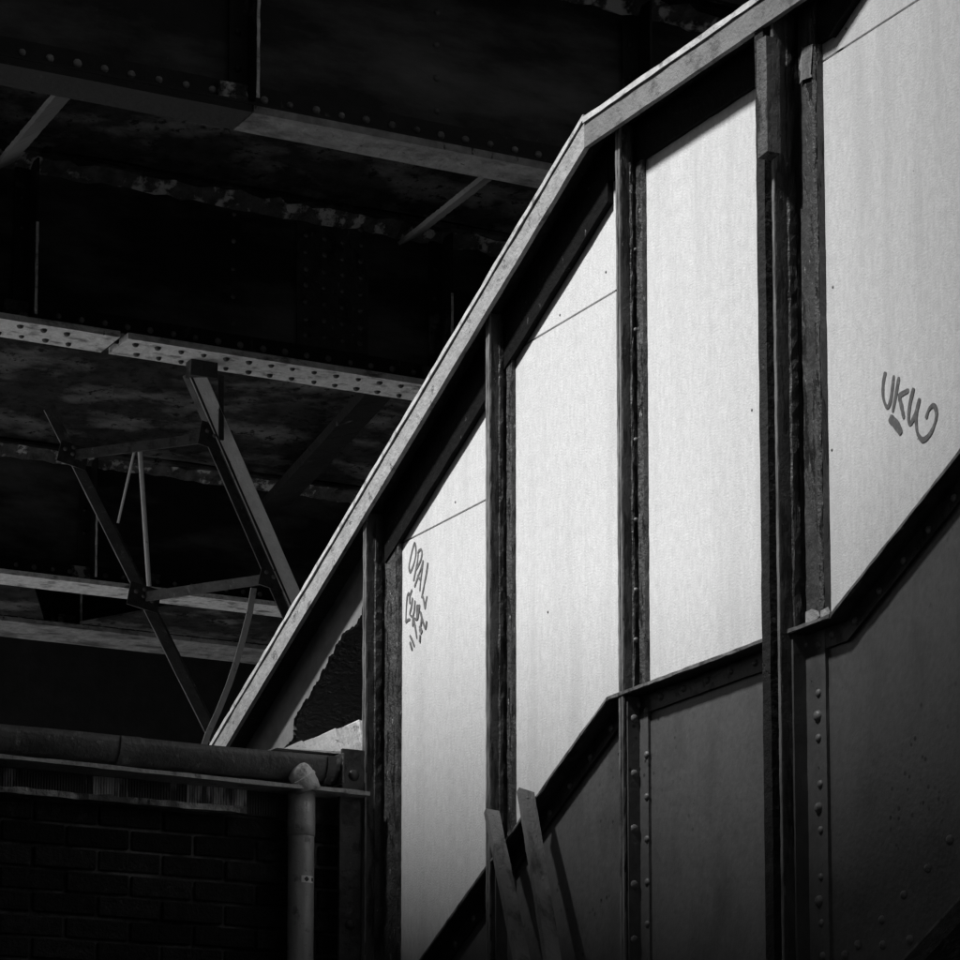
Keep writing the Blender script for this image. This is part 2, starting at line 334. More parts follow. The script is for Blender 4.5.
# eave: fascia, drip edge, soffit, top rail
for a, b in ((X0, EL), (EL, ER), (ER, X1)):
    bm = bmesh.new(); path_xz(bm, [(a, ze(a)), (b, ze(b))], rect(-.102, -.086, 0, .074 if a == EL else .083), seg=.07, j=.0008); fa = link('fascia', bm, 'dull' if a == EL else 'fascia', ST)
    h = .077 if a == EL else .087
    bm = bmesh.new(); path_xz(bm, [(a, ze(a)), (b, ze(b))], rect(-.108, -.08, h, h+.018), seg=.05, j=.0011); link('drip_edge', bm, 'drip', fa)
    bm = bmesh.new(); path_xz(bm, [(a, ze(a)), (b, ze(b))], rect(-.0855, .03, .035, .05), seg=.05, j=.002); link('soffit', bm, 'rust', ST)
    d = -.105 if a == X0 else (-.09 if a == EL else -.045)
    bm = bmesh.new(); ar = max(a, -2.06); path_xz(bm, [(ar, ze(ar)), (b, ze(b))], [(-.022, d-.052), (-.001, d-.052), (-.001, .034), (-.03, .034), (-.03, .0), (-.022, -.01)] if a != EL else [(-.018, d), (-.001, d), (-.001, .034), (-.018, .034)], seg=.05, j=.0012); link('top_rail', bm, 'rail', ST)
bm = bmesh.new(); path_xz(bm, upper, rect(-.079, 1.75, .090, .106)); link('roof', bm, 'iron', ST)
bm = bmesh.new(); slab(bm, [(X0, zb(X0)), (XL, zb(XL)), (XR, zb(XR)), (X1, zb(X1))]+[(x, z+.11) for x, z in upper[::-1]], 1.6, 1.63); link('far_side_wall', bm, 'lining', ST)
bm = bmesh.new(); path_xz(bm, [(x, z-1.0) for x, z in lower], rect(.01, 1.6, .0, .05)); link('stair_soffit', bm, 'iron', ST)
# posts: web plates standing out from the wall, a bead against the panel, a riveted leg below the flange
def post(xw, yo, xb, foot, n_leaf=2, top_extra=.03):
    base = zf(xw); zt_ = ze(xw)+top_extra
    bm = bmesh.new(); upright(bm, [(xw-.010, yo), (xw, yo), (xw, -.001), (xw-.010, -.001)], foot, zt_, .05, .0007); w_ = link('post', bm, 'post', ST)
    bm = bmesh.new(); upright(bm, [(xw-.026, yo), (xw-.0135, yo), (xw-.0135, -.001), (xw-.026, -.001)], foot, zt_, .05, .0006); link('back_leaf', bm, 'post', w_)
    for xa in (xw-.0255, xw-.0105):
        bm = bmesh.new(); upright(bm, [(xa, yo-.0022), (xa+.011, yo-.0022), (xa+.011, yo+.004), (xa, yo+.004)], foot, zt_, .03, .0009); link('front_edge', bm, 'edge', w_)
    bm = bmesh.new(); upright(bm, [(xw+.015, -.016), (xb, -.016), (xb, -.001), (xw+.015, -.001)], base+.004, zt_, .03, .0014); link('bead', bm, 'bead', w_)
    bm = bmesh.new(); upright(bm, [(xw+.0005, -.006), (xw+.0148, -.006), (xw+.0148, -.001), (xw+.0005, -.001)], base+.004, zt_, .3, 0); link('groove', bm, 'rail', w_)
    bm = bmesh.new(); upright(bm, [(xw+.0012, yo+.03), (xw+.005, yo+.033), (xw+.005, -.024), (xw+.0012, -.024)], base+.004, zt_, .025, .0016); link('cover_strip', bm, 'post', w_)
    bm = bmesh.new(); upright(bm, [(xw+.0005, -.052), (xw+.007, -.052), (xw+.007, -.012), (xb+.006, -.012), (xb+.006, -.0035), (xw+.0005, -.0035)], max(foot, 1.0), base-.0105, .06, .0005); leg = link('riveted_leg', bm, 'plate', w_)
    return w_, leg
P1, L1 = post(-2.08, -.080, -1.963, 0)
P2, L2 = post(-1.185, -.069, -1.138, 1.7)
P3, L3 = post(-.352, -.062, -.303, 0)
for y in (719, 774, 829, 885, 940, 996, 1052, 1110): place(BIG, 'rivet', onX(633.5, y, -.3515), (1, 0, 0), P3)
for y in (711, 754.7, 796.7, 839, 882, 924, 967, 1010, 1053): place(RIV, 'rivet', onY(646.7+(y-711)*.004, y, -.012), (0, -1, 0), P3)
for y in (640, 590, 520, 440, 330, 250): place(RIV, 'rivet', onX(636, y, -.3445), (1, 0, 0), P3, .7)
# the main post where the second flight begins: two leaves with a gap and a wide timber-packed face
base = 3.59
bm = bmesh.new(); upright(bm, [(.527, -.088), (.5405, -.088), (.5405, -.001), (.527, -.001)], 0, ze(.54)+.03, .05, .0007); P4 = link('post', bm, 'post', ST)
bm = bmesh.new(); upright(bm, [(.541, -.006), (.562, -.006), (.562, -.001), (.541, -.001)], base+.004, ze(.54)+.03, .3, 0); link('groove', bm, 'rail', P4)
bm = bmesh.new(); upright(bm, [(.455, -.094), (.497, -.094), (.497, -.001), (.455, -.001)], 0, ze(.54)+.03, .05, .0009); link('back_leaf', bm, 'rust', P4)
bm = bmesh.new(); upright(bm, [(.528, -.0905), (.5395, -.0905), (.5395, -.084), (.528, -.084)], 0, 5.0, .03, .0008); link('front_edge', bm, 'edge', P4)
bm = bmesh.new(); upright(bm, [(.5625, -.02), (.653, -.02), (.653, -.001), (.5625, -.001)], base+.004, ze(.6)+.03, .035, .0014); link('bead', bm, 'post', P4)
bm = bmesh.new(); upright(bm, [(.632, -.0235), (.6515, -.0235), (.6515, -.0205), (.632, -.0205)], base+.004, ze(.6)+.03, .03, .0016); link('bead', bm, 'bead', P4)
bm = bmesh.new(); upright(bm, [(.5415, -.05), (.5455, -.046), (.5455, -.024), (.5415, -.024)], base+.004, ze(.6)+.03, .03, .0016); link('cover_strip', bm, 'post', P4)
bm = bmesh.new(); upright(bm, [(.541, -.055), (.5485, -.055), (.5485, -.014), (.641, -.014), (.641, -.0035), (.541, -.0035)], 1.0, base-.0105, .06, .0006); link('riveted_leg', bm, 'plate', P4)
for x, y, b in ((819, 645, 0), (818.7, 693, 0), (818, 716, 1), (818.7, 738, 0), (820.4, 784, 0), (819, 808, 1), (821, 830, 0), (821, 877, 0), (819.6, 901, 1), (821.7, 923, 0), (823, 956, 0), (823, 972, 0), (823, 996, 1)):
    place(BIG if b else RIV, 'rivet', onY(x, y, -.014), (0, -1, 0), P4)
bm = bmesh.new(); upright(bm, [(.528, -.135), (.578, -.135), (.578, -.0925), (.528, -.0925)], 4.915, 5.25, .05, .0008, bot=.10, top=-.05); link('packing_block', bm, 'block', P4)
# flakes of loose paint at the top and foot of the main post
def flake(pxs, y, mat, parent, nm='paint_flake'):
    q = [onY(a, b, y) for a, b in pxs]; bm = bmesh.new(); slab(bm, [(p.x, p.z) for p in q], y-.0015, y+.001); link(nm, bm, mat, parent)
flake([(803, 48), (813, 44), (811, 74), (812, 77), (803, 80), (800, 84), (801, 72), (799, 68)], -.026, 'wood', P4)
flake([(806, 612), (812, 609), (818, 611), (820, 616), (815, 621), (806, 624)], -.026, 'fascia', P4)
flake([(821, 611), (828, 607), (830, 612), (829, 616), (821, 619)], -.026, 'fascia', P4)
P5, L5 = post(1.50, -.066, 1.55, 2.6)
P6, L6 = post(2.45, -.066, 2.50, 3.0)
# stanchion plate left of the first post, with its bolts
bm = bmesh.new(); box(bm, -2.115, -2.1, -.168, -.083, 2.2, 3.555, .002); wp = link('stanchion_plate', bm, 'iron', ST)
for y in (925, 1010): place(BOLT, 'bolt', onX(350, y, -2.1), (1, 0, 0), wp)
# screws in the boards
SCREW = dome_mesh('screw_head', .0045, .0025, 'edge')
for k, x, y in (('1b', 422, 728), ('1t', 455.5, 502), ('2b', 548, 612), ('2t', 606, 272), ('2t', 560, 315), ('3', 752, 410), ('4b', 833, 287), ('4b', 832, 450), ('4b', 825, 690), ('4t', 846, 29)):
    if y < 640: place(SCREW, 'screw_head', onY(x, y, 0), (0, -1, 0), pan[k])
# graffiti
def scrawl(strokes, ox, oy, sc, hw, parent):
    bm = bmesh.new()
    for i_, s_ in enumerate(strokes):
        h = hw
        if isinstance(s_[0], float): h = s_[0]; s_ = s_[1:]
        P = [onY(ox+a/sc, oy+b/sc) for a, b in s_]; ribbon(bm, [(p.x, p.z) for p in P], h, -.0016-.00012*i_)
    link('graffiti', bm, 'ink', parent)
scrawl([[(225, 190), (205, 300), (207, 420), (240, 500), (268, 450), (285, 340), (298, 220)],
        [(343, 235), (315, 400), (288, 545)], [(430, 350), (335, 402)], [(345, 405), (370, 510), (387, 600)],
        [(473, 330), (440, 470), (428, 600), (440, 645), (470, 600), (500, 520), (525, 420)],
        [(525, 420), (495, 560), (498, 680), (515, 745), (555, 785), (610, 740), (650, 660), (672, 570), (662, 505), (640, 485), (605, 520), (580, 600)],
        [.011, (262, 590), (320, 650), (365, 730)]], 860, 350, 8.73, .0062, pan['4b'])
scrawl([[(305, 115), (270, 220), (230, 400), (213, 500), (228, 590), (265, 530), (300, 420), (322, 300), (318, 180), (300, 125)],
        [(285, 740), (315, 580), (345, 430), (360, 300)], [(350, 300), (375, 250), (410, 235), (420, 300), (400, 400), (355, 500), (320, 560)],
        [(300, 835), (345, 700), (400, 540), (438, 400)], [(438, 400), (420, 560), (400, 720), (385, 900)], [(350, 640), (375, 690), (410, 710)],
        [(515, 440), (490, 620), (455, 800), (425, 950)]], 396, 535, 16, .0045, pan['1b'])
scrawl([[(390, 0), (365, 130), (350, 175)], [(360, 130), (385, 210), (402, 330)], [(402, 330), (415, 230), (430, 150)],
        [(185, 110), (160, 150), (145, 320), (138, 520)], [(138, 510), (170, 480), (200, 470)], [(225, 60), (195, 150), (195, 260)],
        [(232, 170), (215, 300), (195, 400), (240, 440)], [(265, 210), (255, 350), (235, 450), (235, 570)], [(235, 430), (265, 560), (292, 735)],
        [.0075, (300, 270), (300, 360), (298, 460)], [(330, 265), (318, 350), (300, 465), (262, 455)], [(340, 360), (365, 470), (408, 605)], [(408, 605), (420, 550), (428, 490)], [(360, 440), (345, 560), (325, 585)],
        [.008, (335, 590), (360, 655)], [(340, 680), (332, 790)], [(200, 690), (230, 760), (258, 840)], [(200, 780), (228, 890)]], 396, 585, 13.72, .0045, pan['1b'])

# ------------------------------------------------------------------ planks leaning on the stair
def plank(top, low, Yt, Yb, wid, th, label, slant, nails):
    """stands on edge: the broad face looks along the wall, the narrow one away from it"""
    top = onY(*top, Yt); d_ = onY(*low, Yb)-top
    bot = top+d_*(top.z/(-d_.z)); ax = (bot-top).normalized(); wv = Vector((0, 1, 0))
    s_ = (wv-ax*wv.dot(ax)).normalized(); nrm = ax.cross(s_)
    bm = bmesh.new(); rings = []; n = 70
    for k in range(n+1):
        p = top+(bot-top)*(k/n)
        rings.append([p+s_*(i*wid/2)+nrm*(q*th/2)+(ax*slant*i if k == 0 else Vector())+Vector((jit(.0012), jit(.0012), jit(.0008) if k < n else 0)) for i, q in ((-1, -1), (1, -1), (1, 1), (-1, 1))])
    for i in range(4): rings[-1][i].z = .001
    sweep(bm, rings)
    o = tag(link('leaning_plank', bm, 'wood'), label, 'plank', 'planks leaning on the stair'); side = nrm if nrm.x > 0 else -nrm
    for t in nails: place(SCREW, 'nail', top+(bot-top)*t+side*(th/2)+s_*random.uniform(-.01, .01), side, o, .7)
    return o
plank((491.5, 812), (521.5, 960), -.105, -.17, .046, .022, 'grey timber plank leaning on the stair, its top in front of a dark post', .001, (.006, .10, .128))
plank((525.5, 792), (552.5, 960), -.10, -.17, .05, .022, 'taller grey timber plank leaning on the stair, its top against a white panel', .004, (.008, .09))

# ------------------------------------------------------------------ brick outbuilding with gutter and downpipe
XB = -2.17
OB = thing('brick_outbuilding', 'sooty brick outbuilding beside the stair foot, under the gutter', 'building', (XB, -1.5, 0))
bm = bmesh.new(); box(bm, -6.5, XB-.012, -4.2, -.112, 0, 3.66); wall = link('wall', bm, 'mortar', OB)
bm = bmesh.new(); box(bm, -6.6, XB-.02, -4.3, -.17, 3.664, 3.70); link('roof', bm, 'iron', OB)
bk = bmesh.new(); box(bk, -.05, 0, -.1075, .1075, -.0325, .0325, .004)
bme = bpy.data.meshes.new('brick'); bk.to_mesh(bme); bk.free(); bme.materials.append(M['brick'])
hk = bmesh.new(); box(hk, -.05, 0, -.05, .05, -.0325, .0325, .004)
hme = bpy.data.meshes.new('brick'); hk.to_mesh(hme); hk.free(); hme.materials.append(M['brick'])
for r in range(17):
    z = 3.43-.076*r; y = -.112
    if r % 2:
        b = bpy.data.objects.new('brick', hme); COL.objects.link(b); b.location = (XB, -.163, z); adopt(b, wall)
        y = -.224
    for k in range(15):
        b = bpy.data.objects.new('brick', bme); COL.objects.link(b)
        b.location = (XB+jit(.004), y-.1075-k*.226, z+jit(.0015)); b.rotation_euler = (jit(.008), 0, jit(.012)); adopt(b, wall)
# ribbed fascia board
def ribbed(ya, yb, mt):
    bm = bmesh.new(); pitch = .0095; n = int((yb-ya)/pitch); prof = []
    for k in range(n):
        y = ya+k*pitch; prof += [(XB+.008, y), (XB+.008, y+pitch*.55), (XB+.002, y+pitch*.62), (XB+.002, y+pitch*.95)]
    V0 = [bm.verts.new((x, y, 3.475)) for x, y in prof]; V1 = [bm.verts.new((x, y, 3.557)) for x, y in prof]
    for i in range(len(prof)-1): bm.faces.new((V0[i], V0[i+1], V1[i+1], V1[i]))
    box(bm, XB-.0125, XB+.001, ya, yb, 3.472, 3.558); link('ribbed_board', bm, mt, OB)
yp = [onX(x, 790, XB).y for x in (92, 128, 186, 247)]
for a, b, mt in ((-2.6, yp[0], 'ribbed'), (yp[0]+.002, yp[1], 'pale_rib'), (yp[1]+.002, yp[2], 'ribbed'), (yp[2]+.002, yp[3], 'pale_rib'), (yp[3]+.002, -.24, 'ribbed')): ribbed(a, b, mt)
# crumbling ledge under it
bm = bmesh.new(); rings = []
a = onX(0, 789, XB+.05); b = onX(248, 808, XB+.05)
for k in range(60):
    t = k/59; y = -2.6+(b.y+2.6)*t; e = random.choice((0, 0, .004, -.006, .008)); rings.append([(XB-.005, y, 3.472), (XB+.05+e, y, 3.468+jit(.002)), (XB+.05+e, y, 3.488+jit(.004)), (XB-.005, y, 3.491+jit(.004))])
sweep(bm, rings); link('ledge', bm, 'ledge', OB)
# pale mortar fillet on the wall head
bm = bmesh.new(); rings = []; a = onX(268, 755, -2.2); b = onX(364, 720, -2.2)
for k in range(41):
    t = k/40; y = a.y+(b.y-a.y)*t; z0 = max(3.709, a.z+(b.z-a.z)*t); z = z0+(random.choice((0, .001, .002, .008, .003)) if t > .15 else 0); e = z0-3.703
    rings.append([(-2.202, y, z), (-2.32, y, z-.002), (-2.32, y, 3.703), (-2.125, y, 3.703), (-2.126, y, 3.703+e*.10), (-2.165, y, 3.703+e*.56+jit(.001))])
sweep(bm, rings)
fil = link('mortar_fillet', bm, 'render', OB)

GU = thing('gutter', 'dark cast iron half round gutter along the brick outbuilding, ending at the stair', 'gutter', (-2.1, -1.0, 3.6))
bm = bmesh.new(); rad = .056; rings = []
for k in range(41):
    y = -3.6+(3.6-.185)*k/40; zc = 3.640+.006*math.sin(k*.5)*.3; out = []; inn = []
    for i in range(13):
        a = math.pi+math.pi*i/12; out.append((-2.1+rad*math.cos(a), y, zc+.035+(rad+.03)*math.sin(a))); inn.append((-2.1+(rad-.006)*math.cos(a), y, zc+.036+(rad+.022)*math.sin(a)))
    rings.append(out+inn[::-1])
sweep(bm, rings); tr = link('trough', bm, 'gutter', GU, True)
for yc, ww in ((-.222, .03), (-.95, .07), (-2.2, .07)):
    bm = bmesh.new(); rings = []
    for k in (0, 1):
        y = yc+ww*(k-.5); out = []; inn = []
        for i in range(13):
            a = math.pi+math.pi*i/12; out.append((-2.1+(rad+.006)*math.cos(a), y, 3.675+(rad+.036)*math.sin(a))); inn.append((-2.1+(rad-.001)*math.cos(a), y, 3.676+(rad+.029)*math.sin(a)))
        rings.append(out+inn[::-1])
    sweep(bm, rings); link('socket', bm, 'gutter', tr)
bm = bmesh.new(); box(bm, -2.16, -2.04, -.186, -.178, 3.585, 3.69, .002); link('end_cap', bm, 'gutter', GU)
bm = bmesh.new(); rings = []
for k in range(60):
    y = -3.6+(3.6-.084)*k/59; z = 3.572-.012*max(0, (y+1.4)/1.3); r_ = [(-2.168, y, z-.008), (-2.035+jit(.002), y, z-.010+jit(.0015)), (-2.035+jit(.002), y, z+.004+jit(.0015)), (-2.168, y, z+.004)]
    rings.append(r_)
sweep(bm, rings); link('support_bar', bm, 'fascia', GU)
bm = bmesh.new(); box(bm, -2.099, -2.085, -.166, -.082, 3.572, 3.715, .002); br = link('end_bracket', bm, 'iron', GU)
place(BOLT, 'bolt', (-2.085, -.122, 3.625), (1, 0, 0), br)

DP = thing('downpipe', 'grey round downpipe with a small white sticker on the brick wall', 'downpipe', (-2.1, -.31, 0))
bm = bmesh.new(); tube(bm, [(-2.1, -.31, 0.05+.1*k) for k in range(35)]+[(-2.1, -.31, 3.56)], .0445, 20); link('pipe', bm, 'pipe', DP, True)
bm = bmesh.new(); tube(bm, [(-2.1, -.31, 3.40), (-2.1, -.31, 3.402), (-2.1, -.31, 3.44), (-2.1, -.31, 3.47), (-2.1, -.31, 3.552)], [.0446, .0470, .0475, .0470, .0468], 20); link('collar', bm, 'pipe', DP, True)
bm = bmesh.new(); P = []
for k in range(9):
    a = k/8*math.pi/2; P.append((-2.062+.012*math.sin(a), -.375+.055*math.sin(a), 3.588+.045*math.sin(a)))
P = [Vector((-2.066, -.300, 3.553)), Vector((-2.066, -.309, 3.575)), Vector((-2.066, -.318, 3.590)), Vector((-2.066, -.328, 3.604)), Vector((-2.066, -.337, 3.615)), Vector((-2.066, -.345, 3.623)), Vector((-2.066, -.351, 3.628)), Vector((-2.066, -.354, 3.631))]
tube(bm, P, [.0435, .0435, .0435, .0435, .0415, .036, .025, .008], 24); el = link('elbow', bm, 'galv', DP, True)
bm = bmesh.new(); d_ = (P[3]-P[2]).normalized(); tube(bm, [P[2]-d_*.001, P[2], P[2]+d_*.009, P[2]+d_*.010], [.0436, .0468, .0468, .0436], 24); link('rim', bm, 'galv', el)
# the sticker wraps round the pipe
c = onX(306.5, 879, -2.06); bm = bmesh.new()
def wrap(bm, a0, a1, z0, z1, r):
    rings = []
    for k in range(7):
        a = a0+(a1-a0)*k/6; rings.append([(-2.1+rr*math.cos(a), -.31+rr*math.sin(a), z) for rr, z in ((r, z0), (r, z1), (r-.0008, z1), (r-.0008, z0))])
    sweep(bm, rings)
wrap(bm, R(-22), R(38), 3.238, 3.262, .0456); stk = link('sticker', bm, 'label', DP)
bm = bmesh.new(); wrap(bm, R(-4), R(6), 3.242, 3.258, .0462); wrap(bm, R(-9), R(11), 3.246, 3.254, .0464); wrap(bm, R(26), R(37), 3.244, 3.256, .0462); link('sticker_print', bm, 'label_ink', stk)

# ------------------------------------------------------------------ railway bridge
DZ = 7.34
YA, YB = -1.25, 9.0
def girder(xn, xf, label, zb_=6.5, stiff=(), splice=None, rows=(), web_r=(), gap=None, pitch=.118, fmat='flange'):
    xw = (xn+xf)/2
    T = thing('plate_girder', label, 'girder', (xw, YA, zb_))
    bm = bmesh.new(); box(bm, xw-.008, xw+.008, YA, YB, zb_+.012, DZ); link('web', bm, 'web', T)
    gw = .003 if fmat == 'flange_dim' else .02
    segs = [(YA, YB)] if gap is None else [(YA, gap-gw), (gap+gw, YB)]
    for i, (a, b) in enumerate(segs):
        bm = bmesh.new(); rings = []; n = int((b-a)/.12)
        for k in range(n+1):
            y = a+(b-a)*k/n; rings.append([(xn+jit(.002), y, zb_-.001*i), (xf+jit(.002), y, zb_-.001*i), (xf, y, zb_+.03), (xn, y, zb_+.03)])
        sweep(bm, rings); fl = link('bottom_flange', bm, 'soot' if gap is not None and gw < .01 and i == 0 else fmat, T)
        if rows:
            bm = bmesh.new(); add_domes(bm, [(xr, a+.06+pitch*k+(pitch/2 if q % 2 else 0), zb_-.001*i) for q, xr in enumerate(rows) for k in range(int((b-a-.1)/pitch)) if -1 < a+pitch*k < 6], (0, 0, -1), .017, .014); r_ = link('rivets', bm, 'iron', fl); r_['kind'] = 'stuff'
    bm = bmesh.new(); box(bm, xw+.0085, xw+.10, YA, YB, zb_+.031, zb_+.043); box(bm, xw+.0085, xw+.02, YA, YB, zb_+.0435, zb_+.145); ang = link('flange_angle', bm, 'soot', T)
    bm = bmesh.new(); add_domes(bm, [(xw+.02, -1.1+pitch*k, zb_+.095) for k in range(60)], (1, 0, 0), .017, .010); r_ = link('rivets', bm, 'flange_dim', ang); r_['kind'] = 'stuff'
    for y in stiff:
        bm = bmesh.new(); box(bm, xw+.021, xw+.031, y-.085, y, zb_+.05, DZ-.02); box(bm, xw+.032, xw+.13, y-.011, y, zb_+.05, DZ-.02, .002); s_ = link('stiffener', bm, 'soot', T)
        bm = bmesh.new(); upright(bm, [(xw+.1302, y-.011), (xw+.1345, y-.011), (xw+.1345, y+.001), (xw+.1302, y+.001)], zb_+.05, zb_+.5, .03, .0016); link('lit_edge', bm, 'flange', s_)  # pale strip paints the stiffener's edge as if lit
        bm = bmesh.new(); slab_ = [(xw+.132, y-.1, zb_+.045), (xw+.03, y-.1, zb_+.05)]; upright(bm, [(xw+.034, y-.13), (xw+.05, y-.13), (xw+.05, y-.012), (xw+.034, y-.012)], zb_+.05, zb_+.13, .02, .004); link('foot_crust', bm, 'crust', s_)
        bm = bmesh.new(); add_domes(bm, [(xw+.031, y-.048, zb_+.2+.15*k) for k in range(4)], (1, 0, 0), .016, .012); r_ = link('rivets', bm, 'soot', s_); r_['kind'] = 'stuff'
    if splice:
        a, b = splice; bm = bmesh.new(); box(bm, xw+.0085, xw+.022, a, b, zb_+.147, DZ-.02); s_ = link('splice_plate', bm, 'iron', T)
        bm = bmesh.new(); add_domes(bm, [(xw+.022, a+.045+(b-a-.09)*i/3, zb_+.20+.085*k) for i in range(4) for k in range(8)], (1, 0, 0), .015, .010); r_ = link('rivets', bm, 'gutter', s_); r_['kind'] = 'stuff'
    for y in web_r:
        bm = bmesh.new(); add_domes(bm, [(xw+.008, y, zb_+.2+.14*k) for k in range(5)], (1, 0, 0), .014, .010); r_ = link('rivets', bm, 'gutter', T); r_['kind'] = 'stuff'
    bm = bmesh.new(); rings = []; n = 150
    for k in range(n+1):
        y = YA+(YB-YA)*k/n; dp = random.choice((.06, .07, .05, .09, .075)); rings.append([(xw+.009, y, DZ-.05+jit(.012)), (xw+.03+jit(.008), y, DZ-.055+jit(.014)), (xw+dp, y, DZ-.02+jit(.008)), (xw+dp+.03+jit(.02), y, DZ-.001), (xw+.009, y, DZ-.001)])
    sweep(bm, rings); link('crusted_edge', bm, 'crust', T)
    bm = bmesh.new(); box(bm, xw-.14, xw+.14, YA, YB, DZ+.001, DZ+.02); link('top_flange', bm, 'soffit', T)
    return T
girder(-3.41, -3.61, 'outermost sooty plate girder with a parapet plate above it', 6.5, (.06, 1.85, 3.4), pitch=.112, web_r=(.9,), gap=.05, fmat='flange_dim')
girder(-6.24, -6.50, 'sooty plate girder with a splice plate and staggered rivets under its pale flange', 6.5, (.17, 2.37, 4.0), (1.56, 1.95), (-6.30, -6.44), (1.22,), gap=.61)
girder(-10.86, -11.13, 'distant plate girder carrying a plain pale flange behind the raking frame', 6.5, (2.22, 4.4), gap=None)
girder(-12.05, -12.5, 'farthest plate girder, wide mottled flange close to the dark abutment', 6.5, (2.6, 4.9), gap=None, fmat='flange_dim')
# deck: underside plates between the girders, one thing
DK = thing('bridge_deck', 'peeling dark underside of the railway bridge deck between girders', 'bridge deck', (-8, 4, DZ))
for a, b in ((-3.36, -6.22), (-6.51, -10.84), (-11.14, -12.04), (-12.51, -16.0)):
    bm = bmesh.new(); n = 26; m_ = 40
    g_ = [[bm.verts.new((a+(b-a)*i/n, YA+(YB-YA)*k/m_, DZ+.022+.07*math.sin(math.pi*i/n)+jit(.006))) for k in range(m_+1)] for i in range(n+1)]
    for i in range(n):
        for k in range(m_): bm.faces.new((g_[i][k], g_[i+1][k], g_[i+1][k+1], g_[i][k+1]))
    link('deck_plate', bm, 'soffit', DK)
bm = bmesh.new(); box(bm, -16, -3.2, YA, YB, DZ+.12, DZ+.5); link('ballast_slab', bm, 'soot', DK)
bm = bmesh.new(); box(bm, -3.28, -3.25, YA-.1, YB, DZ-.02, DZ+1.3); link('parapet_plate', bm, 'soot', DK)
bm = bmesh.new(); box(bm, -16, -3.29, YA-.08, YA-.02, 6.55, DZ+1.3); link('sun_shield_plate', bm, 'soot', DK)  # unseen plate added to keep sun off the girder webs
# lateral braces up under the deck
def brace(a, b, label, mat='plain', wdt=.12, dep=.02, side=(0, 0, 1)):
    bm = bmesh.new(); bar(bm, a, b, wdt, dep, side, 0); bmesh.ops.subdivide_edges(bm, edges=bm.edges[:], cuts=2)
    for v in bm.verts: v.co += Vector((jit(.0015), jit(.0015), jit(.0015)))
    o = link('lateral_brace', bm, mat); tag(o, label, 'brace', 'lateral braces under the deck'); return o
def lvl(x, y, z): return onZ(x, y, z)
a = onX(515, 178, -3.62); b = onX(395, 232, -6.3)
brace((-3.64, onX(506, 172, -3.64).y, 6.60), (-6.30, 2.15, 7.27), 'crusted flat brace running from the outermost girder to the stiffened girder', side=(0, 1, .6))
brace((-3.64, onX(76, 96, -3.64).y, 6.60), (-6.30, onX(2, 160, -6.3).y, 7.27), 'crusted flat brace at the open end of the deck, outermost girder bay', side=(0, 1, .6))
brace((-6.6, 2.55, 7.05), (-10.8, 3.4, 7.15), 'dark heavy brace crossing the peeling soffit behind the riveted flange', 'soot', .22, .05, side=(0, 1, .3))
bm = bmesh.new(); slab_pts = [(-11.14, 2.2), (-11.14, 2.9), (-12.04, 2.9)]
def plan(pts, z0, z1):
    bm = bmesh.new(); A = [bm.verts.new((x, y, z0)) for x, y in pts]; B = [bm.verts.new((x, y, z1)) for x, y in pts]; n = len(pts)
    bm.faces.new(A); bm.faces.new(B[::-1])
    for i in range(n): bm.faces.new((A[i], B[i], B[(i+1) % n], A[(i+1) % n]))
    return bm
bm.free()
tag(link('gusset_plate', plan([(-11.135, 3.0), (-11.135, 4.6), (-12.045, 4.6), (-12.045, 2.55)], 6.535, 6.55), 'soffit'), 'mottled gusset plate between the two farthest girders, by the raking frame', 'plate', 'gusset plates')
tag(link('gusset_plate', plan([(-11.135, .4), (-11.135, 1.9), (-12.045, 2.3), (-12.045, .4)], 6.535, 6.55), 'soffit'), 'mottled gusset plate between the two farthest girders, near the deck end', 'plate', 'gusset plates')
# raking frame under the second girder
RF = thing('raking_frame', 'steel raking frame of two struts with thin ties under the riveted girder', 'frame', (-6.8, 1.2, 6.4))
t0 = onX(196, 372, -6.42); b0 = onX(304, 620, -6.42); d_ = b0-t0; b0 = t0+d_*2.6
def angle_strut(t, b, wf, ws, mat1, mat2):
    bm = bmesh.new(); bar(bm, t, b, wf*1.1, .012, (.55, 1, 0)); o = link('strut', bm, mat1, RF)
    off = Vector((-ws/2-.007, -wf/2+.006, 0)); bm = bmesh.new(); bar(bm, Vector(t)+off, Vector(b)+off, .012, ws, (0, 1, 0)); link('strut_leg', bm, mat2, o)
    off = Vector((-.03, -wf/2-.035, 0)); bm = bmesh.new(); bar(bm, Vector(t)+off+(Vector(b)-Vector(t))*.09, Vector(b)+off, .05, .012, (0, 1, 0)); link('second_angle', bm, 'iron', o)
    return o
angle_strut(t0, b0, .072, .08, 'strut', 'iron')
A1 = Vector((-7.114, .677, 6.159)); A2 = Vector((-7.159, 1.084, 5.487)); dA = A2-A1
ta = A1-dA*.33; ba = A1+dA*3.4
bm = bmesh.new(); bar(bm, ta, ba, .055, .012, (0, 1, 0)); sa = link('strut', bm, 'gutter', RF)
off = Vector((-.04, .05, 0)); bm = bmesh.new(); bar(bm, ta+dA*.8+off, ba+off, .03, .012, (0, 1, 0)); link('second_angle', bm, 'iron', sa)
B1 = onX(214, 437, -6.46); B2 = onX(273, 578, -6.46)
for p, q, mt in ((A1, B1, 'iron'), (A2, B2, 'gutter')):
    bm = bmesh.new(); bar(bm, p, q, .05, .012, (0, 0, 1)); link('tie', bm, mt, RF)
